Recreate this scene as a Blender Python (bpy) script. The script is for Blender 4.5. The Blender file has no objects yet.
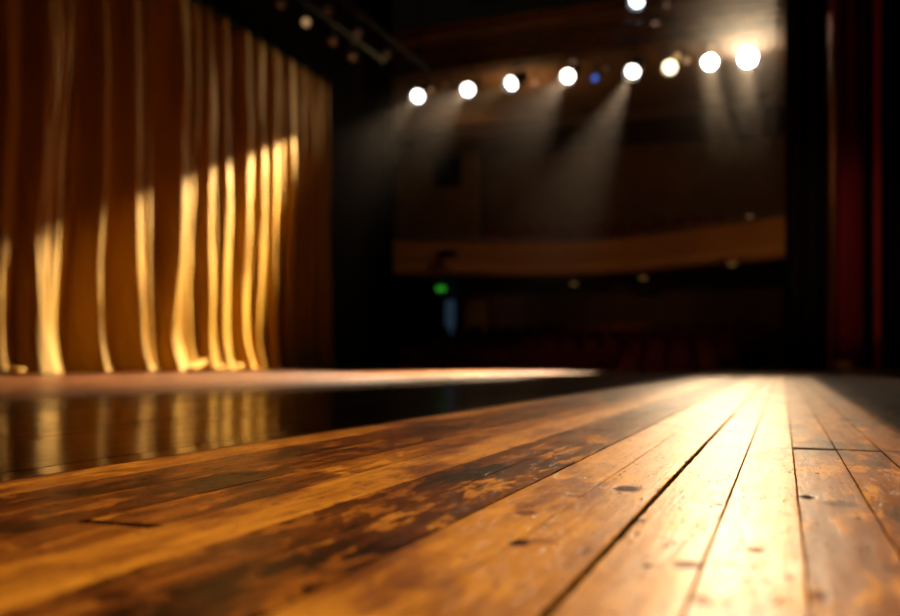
import bpy, bmesh, math, random
from mathutils import Vector, Matrix, noise
random.seed(7)
scn = bpy.context.scene
COL = scn.collection
PI = math.pi

# ------------------------------------------------------------------ camera model
FPX, CAM_H = 875.0, 0.15
YAW = math.atan(333 / FPX)
CF = Vector((-math.sin(YAW), math.cos(YAW), 0))
CR = Vector((math.cos(YAW), math.sin(YAW), 0))
CU = Vector((0, 0, 1))
CC = Vector((0, 0, CAM_H))

def on_plane(x, y, axis, value):
    """the point of the photo's line of sight (x, y) on an axis-aligned plane of the place"""
    d = CF + CR * ((x - 450) / FPX) + CU * ((361 - y) / FPX)
    return CC + d * ((value - CC[axis]) / d[axis])

def curtain_y(px):
    return (FPX * 8.0 / 0.935 / (783 - px) - 2.84) / 0.935

# ------------------------------------------------------------------ mesh helpers
def link(name, bm, mat, parent=None, smooth=False, loc=None):
    me = bpy.data.meshes.new(name)
    bmesh.ops.recalc_face_normals(bm, faces=bm.faces[:])
    bm.to_mesh(me); bm.free()
    if smooth:
        for p in me.polygons: p.use_smooth = True
    me.materials.append(mat)
    o = bpy.data.objects.new(name, me)
    COL.objects.link(o)
    if parent is not None: o.parent = parent
    if loc is not None: o.location = loc
    return o

def empty(name, loc=(0, 0, 0), rz=0.0):
    o = bpy.data.objects.new(name, None)
    COL.objects.link(o); o.location = loc; o.rotation_euler = (0, 0, rz)
    o.empty_display_size = 0.1
    return o

def tag(o, label, cat, group=None, kind=None):
    o['label'] = label; o['category'] = cat
    if group: o['group'] = group
    if kind: o['kind'] = kind
    return o

def struct(o, label=None):
    o['kind'] = 'structure'
    if label: o['label'] = label
    o['category'] = o.name.split('_')[0]
    return o

def add_box(bm, lo, hi, bevel=0.0):
    c = [(lo[i] + hi[i]) / 2 for i in range(3)]; s = [abs(hi[i] - lo[i]) for i in range(3)]
    r = bmesh.ops.create_cube(bm, size=1.0, matrix=Matrix.Translation(c) @ Matrix.Diagonal((s[0], s[1], s[2], 1)))
    if bevel:
        es = {e for v in r['verts'] for e in v.link_edges}
        bmesh.ops.bevel(bm, geom=list(es), offset=bevel, segments=2, affect='EDGES', profile=0.5)

def box(lo, hi, bevel=0.0):
    bm = bmesh.new(); add_box(bm, lo, hi, bevel); return bm

def add_tube(bm, pts, rad, n=10, cap=True):
    pts = [Vector(p) for p in pts]
    rads = rad if isinstance(rad, (list, tuple)) else [rad] * len(pts)
    rings = []
    for i, p in enumerate(pts):
        t = (pts[min(i + 1, len(pts) - 1)] - pts[max(i - 1, 0)]).normalized()
        a = t.cross(Vector((0, 0, 1)))
        if a.length < 1e-4: a = t.cross(Vector((0, 1, 0)))
        a.normalize(); b = a.cross(t)
        rings.append([bm.verts.new(p + (a * math.cos(2 * PI * k / n) + b * math.sin(2 * PI * k / n)) * rads[i]) for k in range(n)])
    for r0, r1 in zip(rings, rings[1:]):
        for k in range(n):
            bm.faces.new((r0[k], r0[(k + 1) % n], r1[(k + 1) % n], r1[k]))
    if cap:
        bm.faces.new(rings[0]); bm.faces.new(rings[-1][::-1])

def add_lathe(bm, prof, n=24):
    rings = []
    for r, z in prof:
        if r < 1e-5: rings.append([bm.verts.new((0, 0, z))])
        else: rings.append([bm.verts.new((r * math.cos(2 * PI * k / n), r * math.sin(2 * PI * k / n), z)) for k in range(n)])
    for a, b in zip(rings, rings[1:]):
        for k in range(n):
            k2 = (k + 1) % n
            if len(a) == 1 and len(b) == 1: continue
            if len(a) == 1: bm.faces.new((a[0], b[k], b[k2]))
            elif len(b) == 1: bm.faces.new((a[k], a[k2], b[0]))
            else: bm.faces.new((a[k], a[k2], b[k2], b[k]))

# ------------------------------------------------------------------ node helpers
class G:
    def __init__(self, tree): self.t = tree; self.n = tree.nodes; self.l = tree.links
    def node(self, typ, **kw):
        n = self.n.new(typ)
        for k, v in kw.items(): setattr(n, k, v)
        return n
    def put(self, sock, v):
        if isinstance(v, bpy.types.NodeSocket): self.l.new(v, sock)
        elif v is not None: sock.default_value = v
    def math(self, op, a, b=None, c=None, clamp=False):
        n = self.node('ShaderNodeMath', operation=op, use_clamp=clamp)
        self.put(n.inputs[0], a); self.put(n.inputs[1], b)
        if c is not None: self.put(n.inputs[2], c)
        return n.outputs[0]
    def step(self, x, lo, hi, a=0.0, b=1.0):
        n = self.node('ShaderNodeMapRange', interpolation_type='SMOOTHSTEP')
        for i, v in enumerate((x, lo, hi, a, b)): self.put(n.inputs[i], v)
        return n.outputs[0]
    def noise(self, vec, scale, detail=4.0, rough=0.55, dist=0.0):
        n = self.node('ShaderNodeTexNoise')
        self.put(n.inputs['Vector'], vec); n.inputs['Scale'].default_value = scale
        n.inputs['Detail'].default_value = detail; n.inputs['Roughness'].default_value = rough
        n.inputs['Distortion'].default_value = dist
        return n.outputs['Fac']
    def ramp(self, fac, stops):
        n = self.node('ShaderNodeValToRGB'); e = n.color_ramp.elements
        while len(e) > 1: e.remove(e[-1])
        e[0].position = stops[0][0]; e[0].color = (*stops[0][1], 1)
        for p, c in stops[1:]:
            x = e.new(p); x.color = (*c, 1)
        self.put(n.inputs[0], fac); return n.outputs[0]
    def mix(self, fac, a, b):
        n = self.node('ShaderNodeMix', data_type='RGBA')
        self.put(n.inputs[0], fac); self.put(n.inputs[6], a); self.put(n.inputs[7], b)
        return n.outputs[2]
    def xyz(self, x, y, z=0.0):
        n = self.node('ShaderNodeCombineXYZ')
        for i, v in enumerate((x, y, z)): self.put(n.inputs[i], v)
        return n.outputs[0]
    def sep(self, v):
        n = self.node('ShaderNodeSeparateXYZ'); self.put(n.inputs[0], v); return n.outputs

def material(name):
    m = bpy.data.materials.new(name); m.use_nodes = True
    g = G(m.node_tree); b = m.node_tree.nodes['Principled BSDF']
    return m, g, b

def simple(name, c1, c2=None, rough=0.6, scale=8.0, metal=0.0, bump=0.0, spec=0.5, sheen=0.0, squash=(1, 1, 1)):
    m, g, b = material(name)
    tc = g.node('ShaderNodeTexCoord').outputs['Object']
    mp = g.node('ShaderNodeMapping'); g.put(mp.inputs[0], tc); mp.inputs['Scale'].default_value = squash
    f = g.noise(mp.outputs[0], scale)
    c2 = c2 or tuple(min(1, x * 1.35) for x in c1)
    g.put(b.inputs['Base Color'], g.ramp(f, [(0.3, c1), (0.7, c2)]))
    b.inputs['Roughness'].default_value = rough; b.inputs['Metallic'].default_value = metal
    b.inputs['Specular IOR Level'].default_value = spec
    if sheen:
        b.inputs['Sheen Weight'].default_value = sheen; b.inputs['Sheen Roughness'].default_value = 0.5
        b.inputs['Sheen Tint'].default_value = (*c2, 1)
    if bump:
        bp = g.node('ShaderNodeBump'); bp.inputs['Strength'].default_value = bump; bp.inputs['Distance'].default_value = 0.01
        g.put(bp.inputs['Height'], f); g.put(b.inputs['Normal'], bp.outputs[0])
    return m

def glow(name, col, strength):
    """an emitting face, for lamps and painted lens glints: hot in the middle, a little weaker at the rim"""
    m, g, b = material(name)
    b.inputs['Base Color'].default_value = (0.02, 0.02, 0.02, 1); b.inputs['Roughness'].default_value = 0.15
    tc = g.node('ShaderNodeTexCoord').outputs['Object']
    f = g.noise(tc, 40.0)
    b.inputs['Emission Color'].default_value = (*col, 1)
    g.put(b.inputs['Emission Strength'], g.math('MULTIPLY', g.math('ADD', g.math('MULTIPLY', f, 0.3), 0.85), strength))
    return m

# ------------------------------------------------------------------ materials
M = {}
M['black_velour'] = simple('black_velour', (0.004, 0.004, 0.004), (0.007, 0.006, 0.006), 0.95, 30, spec=0.1)
M['black_metal'] = simple('black_metal', (0.012, 0.011, 0.011), (0.03, 0.027, 0.025), 0.45, 20, spec=0.5)
M['steel'] = simple('steel', (0.18, 0.16, 0.15), (0.3, 0.27, 0.25), 0.35, 25, metal=0.9)
M['stage_black'] = simple('stage_black', (0.006, 0.006, 0.006), (0.01, 0.009, 0.008), 0.9, 3, spec=0.2)
M['house_plaster'] = simple('house_plaster', (0.17, 0.085, 0.035), (0.24, 0.125, 0.05), 0.8, 1.5, bump=0.05)
M['ceiling_plaster'] = simple('ceiling_plaster', (0.2, 0.1, 0.045), (0.27, 0.14, 0.06), 0.85, 1.2)
M['dark_wood'] = simple('dark_wood', (0.05, 0.022, 0.01), (0.09, 0.04, 0.018), 0.5, 6, squash=(8, 8, 1))
M['fascia_wood'] = simple('fascia_wood', (0.42, 0.19, 0.05), (0.52, 0.25, 0.07), 0.5, 2, squash=(1, 1, 6))
M['house_carpet'] = simple('house_carpet', (0.05, 0.012, 0.01), (0.08, 0.02, 0.015), 0.95, 40)
M['seat_velvet'] = simple('seat_velvet', (0.12, 0.009, 0.008), (0.18, 0.015, 0.012), 0.8, 15, sheen=0.3)
M['red_velvet'] = simple('red_velvet', (0.2, 0.004, 0.005), (0.3, 0.009, 0.009), 0.75, 12, sheen=0.4, squash=(6, 6, 0.5))
M['gold_fringe'] = simple('gold_fringe', (0.5, 0.22, 0.04), (0.65, 0.33, 0.07), 0.6, 60, squash=(1, 1, 0.1))
M['brass'] = simple('brass', (0.6, 0.38, 0.12), (0.75, 0.5, 0.2), 0.3, 20, metal=1.0)
M['grille'] = simple('grille', (0.01, 0.01, 0.01), (0.025, 0.024, 0.022), 0.7, 120)

def gold_curtain_material():
    m, g, b = material('gold_satin')
    tc = g.node('ShaderNodeTexCoord').outputs['Object']
    s = g.sep(tc)
    v = g.xyz(s[0], g.math('MULTIPLY', s[1], 9.0), g.math('MULTIPLY', s[2], 0.25))
    f = g.noise(v, 5.0, 5)
    g.put(b.inputs['Base Color'], g.ramp(f, [(0.25, (0.27, 0.145, 0.012)), (0.75, (0.40, 0.225, 0.026))]))
    b.inputs['Roughness'].default_value = 0.6; b.inputs['Specular IOR Level'].default_value = 0.15
    b.inputs['Sheen Weight'].default_value = 0.03; b.inputs['Sheen Tint'].default_value = (1, 0.7, 0.3, 1)
    weave = g.noise(tc, 300.0, 2)
    h = g.math('ADD', g.math('MULTIPLY', f, 1.0), g.math('MULTIPLY', weave, 0.06))
    bp = g.node('ShaderNodeBump'); bp.inputs['Strength'].default_value = 0.35; bp.inputs['Distance'].default_value = 0.03
    g.put(bp.inputs['Height'], h); g.put(b.inputs['Normal'], bp.outputs[0])
    return m
M['gold_satin'] = gold_curtain_material()

# knots, nail holes and stains of the boards: (photo x, y, width, height in photo pixels, depth of colour)
MARKS = [(627, 489, 34, 8, .9), (519, 543, 26, 8, 1.0), (540, 541, 40, 6, .4), (525, 513, 26, 6, .6), (808, 497, 20, 5, 1.0),
         (842, 504, 44, 9, .55), (646, 566, 12, 7, .9), (686, 565, 36, 11, .6), (756, 550, 24, 6, .7), (790, 577, 12, 8, .5),
         (718, 505, 12, 3, .7), (731, 564, 16, 7, .4), (636, 533, 10, 5, .6), (585, 551, 12, 8, .55), (112, 597, 44, 12, .9),
         (340, 503, 16, 5, .6), (688, 462, 8, 4, .9), (574, 496, 24, 3, .5), (820, 596, 22, 14, .6), (640, 520, 12, 4, .7),
         (700, 600, 22, 12, .35), (255, 533, 12, 5, .4), (600, 430, 30, 3, .35), (520, 447, 36, 4, .3)]

def floor_material():
    m, g, b = material('stage_boards')
    tc = g.node('ShaderNodeTexCoord').outputs['Object']
    X, Y, Z = g.sep(tc)
    at = g.node('ShaderNodeAttribute', attribute_name='board')
    sc = g.node('ShaderNodeSeparateColor'); g.put(sc.inputs[0], at.outputs['Color'])
    tone, wear, rnd = sc.outputs; edge = at.outputs['Alpha']
    off = g.math('MULTIPLY', rnd, 37.0)
    Yo = g.math('ADD', Y, off)
    fibre = g.noise(g.xyz(g.math('MULTIPLY', X, 260.0), g.math('MULTIPLY', Yo, 9.0), off), 1.0, 4, 0.6)
    figure = g.noise(g.xyz(g.math('MULTIPLY', X, 34.0), g.math('MULTIPLY', Yo, 2.2), off), 1.0, 4, 0.55, 0.8)
    blotch = g.noise(g.xyz(g.math('MULTIPLY', X, 34.0), g.math('MULTIPLY', Y, 9.0), off), 1.0, 9, 0.74, 0.5)
    grime = g.noise(g.xyz(g.math('MULTIPLY', X, 9.0), g.math('MULTIPLY', Y, 3.0), 3.3), 1.0, 5, 0.6)
    cross = g.noise(g.xyz(g.math('MULTIPLY', X, 22.0), g.math('MULTIPLY', Y, 260.0), 1.7), 1.0, 3, 0.6)
    # old dark varnish worn through to the golden wood
    worn = g.step(blotch, 0.51, 0.57)
    t = g.math('ADD', tone, g.math('MULTIPLY', g.math('MULTIPLY', worn, wear), 0.42))
    t = g.math('ADD', t, g.math('MULTIPLY', g.math('SUBTRACT', fibre, 0.5), 0.34))
    t = g.math('ADD', t, g.math('MULTIPLY', g.math('SUBTRACT', figure, 0.5), 0.42))
    t = g.math('SUBTRACT', t, g.math('MULTIPLY', g.step(grime, 0.48, 0.68), 0.30))
    t = g.math('ADD', t, g.math('MULTIPLY', g.math('SUBTRACT', cross, 0.5), 0.18))
    t = g.math('ADD', t, g.math('MULTIPLY', edge, 0.08))
    # knots and stains
    fleck = g.noise(g.xyz(g.math('MULTIPLY', X, 150.0), g.math('MULTIPLY', Y, 42.0), off), 1.0, 5, 0.7, 0.6)
    scuff = g.noise(g.xyz(g.math('MULTIPLY', X, 420.0), g.math('MULTIPLY', Y, 14.0), 8.1), 1.0, 3, 0.6)
    flk = g.math('MAXIMUM', g.step(fleck, 0.585, 0.67, 0.0, 0.8), g.step(scuff, 0.63, 0.72, 0.0, 0.55))
    dark = None
    wob = g.math('MULTIPLY', g.math('SUBTRACT', g.noise(tc, 90.0, 4, .65), 0.5), 2.2)
    for (mx, my, mw, mh, ms) in MARKS:
        p = on_plane(mx, my, 2, 0.0); dv = my - 361.0
        rx = mw * 0.5 * 0.1403 / dv; ry = mh * 0.5 * 131.0 / dv ** 2
        ry = max(ry, 0.006)
        dx = g.math('MULTIPLY', g.math('SUBTRACT', X, p.x), 1 / rx)
        dy = g.math('MULTIPLY', g.math('SUBTRACT', Y, p.y), 1 / ry)
        d2 = g.math('ADD', g.math('MULTIPLY', dx, dx), g.math('MULTIPLY', dy, dy))
        d2 = g.math('ADD', d2, wob)
        k = g.step(d2, 0.15, 1.25, ms, 0.0)
        dark = k if dark is None else g.math('MAXIMUM', dark, k)
    dark = g.math('MAXIMUM', dark, g.math('MULTIPLY', flk, g.step(wear, 0.0, 0.09)))
    t = g.math('MULTIPLY', t, g.math('SUBTRACT', 1.0, g.math('MULTIPLY', dark, 0.93)))
    col = g.ramp(t, [(0.0, (0.012, 0.005, 0.002)), (0.2, (0.075, 0.02, 0.004)), (0.42, (0.22, 0.07, 0.009)),
                     (0.62, (0.46, 0.19, 0.018)), (0.8, (0.62, 0.295, 0.038)), (1.0, (0.74, 0.40, 0.11))])
    g.put(b.inputs['Base Color'], col)
    r = g.math('ADD', g.step(wear, 0.0, 0.07, 0.19, FLOOR_ROUGH), g.math('MULTIPLY', g.math('SUBTRACT', blotch, 0.5), 0.16))
    r = g.math('ADD', r, g.math('MULTIPLY', g.math('SUBTRACT', grime, 0.5), 0.12))
    r = g.math('ADD', r, g.math('MULTIPLY', dark, 0.2))
    r = g.math('ADD', r, g.math('MULTIPLY', g.math('SUBTRACT', tone, 0.5), 0.10), clamp=True)
    g.put(b.inputs['Roughness'], r)
    g.put(b.inputs['Specular IOR Level'], g.math('MULTIPLY', g.math('SUBTRACT', 1.0, g.math('MAXIMUM', dark, edge)), g.math('MULTIPLY', g.step(wear, 0.0, 0.07, 0.6, 0.19), g.math('MULTIPLY', g.step(wear, 0.3, 0.5, 0.9, 0.5), g.step(blotch, 0.3, 0.7, 1.3, 0.5)))))
    b.inputs['Specular Tint'].default_value = (1.0, .80, .52, 1)      # amber old varnish
    h = g.math('ADD', g.math('MULTIPLY', fibre, 0.35), g.math('MULTIPLY', cross, 0.30))
    h = g.math('ADD', h, g.math('MULTIPLY', figure, 0.8))
    h = g.math('SUBTRACT', h, g.math('MULTIPLY', dark, 0.8))
    h = g.math('ADD', h, g.math('MULTIPLY', blotch, 0.5))
    bp = g.node('ShaderNodeBump'); g.put(bp.inputs['Strength'], g.step(wear, 0.0, 0.07, 0.07, 0.38)); bp.inputs['Distance'].default_value = 0.002
    g.put(bp.inputs['Height'], h); g.put(b.inputs['Normal'], bp.outputs[0])
    return m
FLOOR_ROUGH = 0.35

# ------------------------------------------------------------------ stage floor (one mesh of boards)
US = 0.1403
FRONT = 15.0
def build_floor():
    seams = [(-6.45, .8), (-5.8, .8), (-5.1, .8), (-4.4, .9), (-3.78, .8), (-3.12, 1.0), (-2.59, .7), (-2.04, 2.6), (-1.49, .7), (-.935, 4.6),
             (-.395, 1.7), (.108, 1.5), (.598, 1.3), (1.09, 1.2)]
    rs = random.Random(3)
    u = -6.45
    while u * US > -8.45:
        u -= rs.uniform(.5, .66); seams.insert(0, (u, rs.choice((.5, .7, .9, 1.4))))
    u = 1.09
    while u * US < 4.0:
        u += rs.uniform(.46, .6); seams.append((u, rs.choice((.6, .8, 1.2))))
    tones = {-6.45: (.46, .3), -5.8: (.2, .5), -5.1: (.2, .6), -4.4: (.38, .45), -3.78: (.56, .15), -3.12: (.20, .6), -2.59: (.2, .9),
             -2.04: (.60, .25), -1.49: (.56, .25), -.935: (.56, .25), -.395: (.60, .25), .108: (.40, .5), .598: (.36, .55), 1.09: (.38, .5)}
    verts, faces, cols = [], [], []
    def run(x0, g0, x1, g1, ya, yb, dy, c, ju0, ju1):
        n = max(1, int(math.ceil((yb - ya) / dy)))
        base = len(verts)
        tilt = rs.uniform(-.0005, .0005); lift = rs.uniform(-.0003, .0003)
        for i in range(n + 1):
            y = ya + (yb - ya) * i / n
            def jag(seed, gap):
                if dy > 0.1: return 0.0
                a = noise.noise((seed * 7.1, y * 38.0, 0)) * .00035 + noise.noise((seed * 3.3, y * 9.0, 4)) * .0003
                if gap > 2.0:
                    s = gap / 6.0
                    a += s * .0022 * max(0.0, noise.noise((seed, y * 30.0, 9)) + .1) + s * .0012 * noise.noise((seed, y * 90.0, 2)) + s * .0016 * noise.noise((seed, y * 5.0, 7))
                return a
            l = x0 + g0 * .0005 + abs(jag(ju0, g0)) if g0 > 2 else x0 + g0 * .0005 + jag(ju0, g0)
            r = x1 - g1 * .0005 - abs(jag(ju1 + 50, g1)) if g1 > 2 else x1 - g1 * .0005 + jag(ju1, g1)
            ch0 = .00045 + .00012 * g0; ch1 = .00045 + .00012 * g1
            if dy < .1:
                ch0 *= 1 + .9 * noise.noise((ju0 + 11, y * 24.0, 1)); ch1 *= 1 + .9 * noise.noise((ju1 + 31, y * 24.0, 1))
            z = lift
            verts.extend([(l, y, -.011), (l, y, z - ch0 * .8), (l + ch0, y, z - tilt), (r - ch1, y, z + tilt), (r, y, z - ch1 * .8), (r, y, -.011)])
        for i in range(n):
            a = base + i * 6; b_ = a + 6
            for k in range(5):
                faces.append((a + k, a + k + 1, b_ + k + 1, b_ + k))
                if k in (0, 4): cols.append((c[0] * .3, 0, c[2], 0))
                elif k in (1, 3): cols.append((c[0], c[1], c[2], 1.0))
                else: cols.append((*c, 0))
        e = base + n * 6
        faces.append(tuple(base + k for k in range(5, -1, -1))); cols.append((0.05, 0, 0, 0))
        faces.append(tuple(e + k for k in range(6))); cols.append((0.05, 0, 0, 0))
    jl = on_plane(115, 523, 2, 0).y; jr = on_plane(830, 449.4, 2, 0).y
    for i in range(len(seams) - 1):
        (u0, g0), (u1, g1) = seams[i], seams[i + 1]
        x0, x1 = u0 * US, u1 * US
        mid = (u0 + u1) / 2
        near = -7.5 < mid < 3.0
        if u0 in tones: tn, wr = tones[u0]
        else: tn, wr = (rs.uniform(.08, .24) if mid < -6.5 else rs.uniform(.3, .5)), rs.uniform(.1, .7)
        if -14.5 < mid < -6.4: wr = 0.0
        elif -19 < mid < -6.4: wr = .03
        joints = []
        if u0 == -4.4: joints = [(jl, .018), (4.0, .001), (7.6, .001)]
        elif u0 in (.108, .598, 1.09): joints = [(jr, {.108: .034, .598: .02, 1.09: .008}[u0]), (3.1 + u0, .001), (6.3, .001), (9.0 + u0, .001)]
        elif u0 == -.395: joints = [(jr, .0011), (4.6, .001), (8.2, .001)]
        elif near and u0 < -4.5: joints = [(rs.uniform(2.2, 4), .001), (rs.uniform(5, 8), .001)]
        elif near and u0 < 1: joints = [(rs.uniform(3.0, 5.5), .001), (rs.uniform(6.5, 9), .001)]
        else:
            y = rs.uniform(-.5, 2)
            while y < FRONT - .6:
                joints.append((y, .001)); y += rs.uniform(1.4, 3.2)
        ys = [(-1.2, 0)] + sorted(joints) + [(FRONT, 0)]
        for k in range(len(ys) - 1):
            ya = ys[k][0] + ys[k][1] / 2; yb = ys[k + 1][0] - ys[k + 1][1] / 2
            if k and u0 not in tones: tn = min(.7, max(.08, tn + rs.uniform(-.12, .12)))
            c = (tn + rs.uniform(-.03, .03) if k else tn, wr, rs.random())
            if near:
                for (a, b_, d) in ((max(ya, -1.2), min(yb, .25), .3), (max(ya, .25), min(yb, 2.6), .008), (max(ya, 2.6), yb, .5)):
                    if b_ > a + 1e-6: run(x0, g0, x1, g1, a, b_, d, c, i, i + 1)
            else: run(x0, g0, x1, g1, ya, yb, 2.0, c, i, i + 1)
    n = len(verts)
    verts.extend([(-8.6, -1.2, -.0112), (4.1, -1.2, -.0112), (4.1, FRONT, -.0112), (-8.6, FRONT, -.0112)])
    faces.append((n, n + 1, n + 2, n + 3)); cols.append((0.02, 0, 0, 0))
    verts.extend([(-8.6, FRONT, -1.2), (4.1, FRONT, -1.2)])
    faces.append((n + 3, n + 2, n + 5, n + 4)); cols.append((0.1, 0, 0, 0))
    me = bpy.data.meshes.new('floor'); me.from_pydata(verts, [], faces)
    ca = me.color_attributes.new('board', 'FLOAT_COLOR', 'CORNER')
    flat = []
    for p, c in zip(me.polygons, cols): flat.extend(list(c) * len(p.vertices))
    ca.data.foreach_set('color', flat)
    me.materials.append(floor_material())
    o = bpy.data.objects.new('floor', me); COL.objects.link(o)
    struct(o, 'worn varnished wooden stage floor of narrow boards')
build_floor()

# ------------------------------------------------------------------ shell
struct(link('wall_left', box((-9.0, -8.0, -1.2), (-8.75, 18.6, 9.0)), M['stage_black']), 'black side wall behind the gold curtain')
struct(link('wall_right', box((4.1, -8.0, -1.2), (4.35, 18.6, 9.0)), M['stage_black']), 'black stage wall on the right')
struct(link('ceiling', box((-9.0, -8.0, 9.0), (4.35, 18.6, 9.2)), M['stage_black']), 'black ceiling above the stage')
struct(link('floor_auditorium', box((-16.0, FRONT + .02, -1.4), (9.0, 32.0, -1.2)), M['house_carpet']), 'dark auditorium floor below the stage')
struct(link('wall_back', box((-16.0, 31.0, -1.2), (9.0, 31.3, 7.7)), M['house_plaster']), 'brown rear wall of the auditorium')
struct(link('wall_right_auditorium', box((8.7, 18.6, -1.2), (9.0, 31.0, 7.7)), M['house_plaster']), 'brown right side wall of the auditorium')
struct(link('wall_left_auditorium', box((-16.0, 18.6, -1.2), (-15.7, 31.0, 7.7)), M['house_plaster']), 'brown left side wall of the auditorium')
bm = box((-16.0, 18.9, 7.7), (9.0, 31.3, 7.95))
struct(link('ceiling_auditorium', bm, M['ceiling_plaster']), 'brown plaster ceiling of the auditorium')
for k, (yy, d) in enumerate(((20.3, .30), (26.4, .34))):
    struct(link('trim_%d' % (k + 1), box((-15.7, yy, 7.7 - d), (8.7, yy + .55, 7.7), .02), M['dark_wood'] if k else M['house_plaster']), 'ceiling beam across the auditorium')
# splayed side panel with a dark opening, upper left of the auditorium
bm = bmesh.new()
a0 = on_plane(398, 200, 1, 29.5).x; a1 = on_plane(481, 200, 1, 29.5).x
w0 = on_plane(431, 167, 1, 29.5).x; w1 = on_plane(461, 167, 1, 29.5).x
wz0 = on_plane(446, 187, 1, 29.5).z; wz1 = on_plane(446, 149, 1, 29.5).z
add_box(bm, (a0, 29.5, 3.7), (w0, 29.8, 7.7)); add_box(bm, (w1, 29.5, 3.7), (a1, 29.8, 7.7))
add_box(bm, (w0, 29.5, 3.7), (w1, 29.8, wz0)); add_box(bm, (w0, 29.5, wz1), (w1, 29.8, 7.7))
add_box(bm, (a1 - .35, 29.35, 3.7), (a1, 29.5, 7.7)); add_box(bm, (a0, 29.35, 3.7), (a0 + .35, 29.5, 7.7))
struct(link('wall_panel', bm, M['house_plaster']), 'brown wall panel with a dark square opening above the balcony')
bm = bmesh.new()
add_box(bm, (w0, 30.2, wz0), (w1, 30.25, wz1))
struct(link('window_1', bm, M['black_velour']), 'dark square opening in the upper wall panel')

# doors in the rear wall under the balcony
def door(n, xa, xb, z0, z1, mat, label, y=30.9, glass=None):
    r = empty('door_%d' % n, ((xa + xb) / 2, y, z0)); struct(r, label); r['category'] = 'door'
    w = (xb - xa) / 2; h = z1 - z0
    bm = bmesh.new()
    add_box(bm, (-w - .1, 0, 0), (-w, .1, h + .1)); add_box(bm, (w, 0, 0), (w + .1, .1, h + .1)); add_box(bm, (-w, 0, h), (w, .1, h + .1))
    link('door_frame', bm, M['dark_wood'], r)
    link('door_leaf', box((-w, .03, 0), (w, .09, h), .01), mat, r)
    bm = bmesh.new(); add_tube(bm, [(w - .08, -.03, h * .45), (w - .08, -.03, h * .55)], .015); link('door_handle', bm, M['brass'], r)
    return r
M['blue_lit_glass'] = glow('blue_lit_glass', (0.35, 0.62, 1.0), 0.035)
q0 = on_plane(445, 300, 1, 30.9); q1 = on_plane(455, 300, 1, 30.9)
door(1, q0.x, q1.x, on_plane(450, 341, 1, 30.9).z, on_plane(450, 300, 1, 30.9).z, M['blue_lit_glass'], 'narrow door with bluish light showing through its glass')
q0 = on_plane(465, 300, 1, 30.9); q1 = on_plane(487, 300, 1, 30.9)
door(2, q0.x, q1.x, on_plane(475, 336, 1, 30.9).z, on_plane(475, 300, 1, 30.9).z, M['fascia_wood'], 'brown wooden door beside the blue lit door')

# raised rear stalls floor the doors open on to, and rows stepping up to it
def row_floor(y): return -1.2 + max(0.0, (y - 17.5)) * 0.155
bm = bmesh.new()
for k in range(14):
    y = 17.6 + k * .95
    add_box(bm, (-15.7, y, -1.2), (8.7, y + .95 if k < 13 else 31.0, row_floor(y) + .001))
struct(link('floor_stalls', bm, M['house_carpet']), 'stepped dark red carpet floor under the stalls seats')

# ------------------------------------------------------------------ balcony
pts_px = [(300, 87), (393, 86), (450, 85), (508, 84.5), (565, 85), (620, 87), (660, 90.5), (700, 95), (745, 99), (785, 103), (860, 111)]
ZB, ZT = 2.58, 3.66
path = []
for x, dv in pts_px:
    fwd = FPX * (ZB - .15) / dv
    d = CF + CR * ((x - 450) / FPX) + CU * (dv / FPX)
    p = CC + d * fwd
    path.append(Vector((p.x, p.y, 0)))
def strip(path, prof):
    """sweep a closed (depth, z) profile along the balcony front"""
    bm = bmesh.new(); rings = []
    for i, p in enumerate(path):
        t = (path[min(i + 1, len(path) - 1)] - path[max(i - 1, 0)]).normalized()
        nrm = Vector((t.y, -t.x, 0))
        if nrm.y > 0: nrm = -nrm
        rings.append([bm.verts.new((p.x + nrm.x * d, p.y + nrm.y * d, z)) for d, z in prof])
    n = len(prof)
    for a, b in zip(rings, rings[1:]):
        for k in range(n): bm.faces.new((a[k], a[(k + 1) % n], b[(k + 1) % n], b[k]))
    bm.faces.new(rings[0]); bm.faces.new(rings[-1][::-1])
    return bm
bal = empty('balcony', (0, 0, 0)); struct(bal, 'curved balcony with a golden brown wooden front')
link('balcony_front', strip(path, [(0, ZB + .3), (0.02, ZT - .1), (-.12, ZT - .1), (-.12, ZB + .3)]), M['fascia_wood'], bal)
link('balcony_moulding', strip(path, [(.0, ZB), (.05, ZB + .03), (.07, ZB + .16), (.03, ZB + .3), (-.14, ZB + .3), (-.14, ZB)]), M['fascia_wood'], bal)
link('balcony_rail', strip(path, [(.04, ZT - .1), (.06, ZT - .05), (.03, ZT), (-.14, ZT), (-.16, ZT - .05), (-.14, ZT - .1)]), M['dark_wood'], bal)
bm = bmesh.new()
top = [bm.verts.new((p.x, p.y + .1, ZB + .2)) for p in path] + [bm.verts.new((9, 31, ZB + .2)), bm.verts.new((-15.7, 31, ZB + .2))]
bot = [bm.verts.new((p.x, p.y + .1, ZB + .02)) for p in path] + [bm.verts.new((9, 31, ZB + .02)), bm.verts.new((-15.7, 31, ZB + .02))]
bm.faces.new(top); bm.faces.new(bot[::-1])
for k in range(len(top)): bm.faces.new((top[k], bot[k], bot[(k + 1) % len(top)], top[(k + 1) % len(top)]))
link('balcony_deck', bm, M['dark_wood'], bal)
bm = bmesh.new()
BROWS = [(27.3, 2.95), (28.3, 3.4), (29.0, 3.85)]
for y, z in BROWS:
    add_box(bm, (-10.3, y - .45, ZB + .2), (8.7, 31.0, z))
link('balcony_steps', bm, M['house_carpet'], bal)

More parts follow.
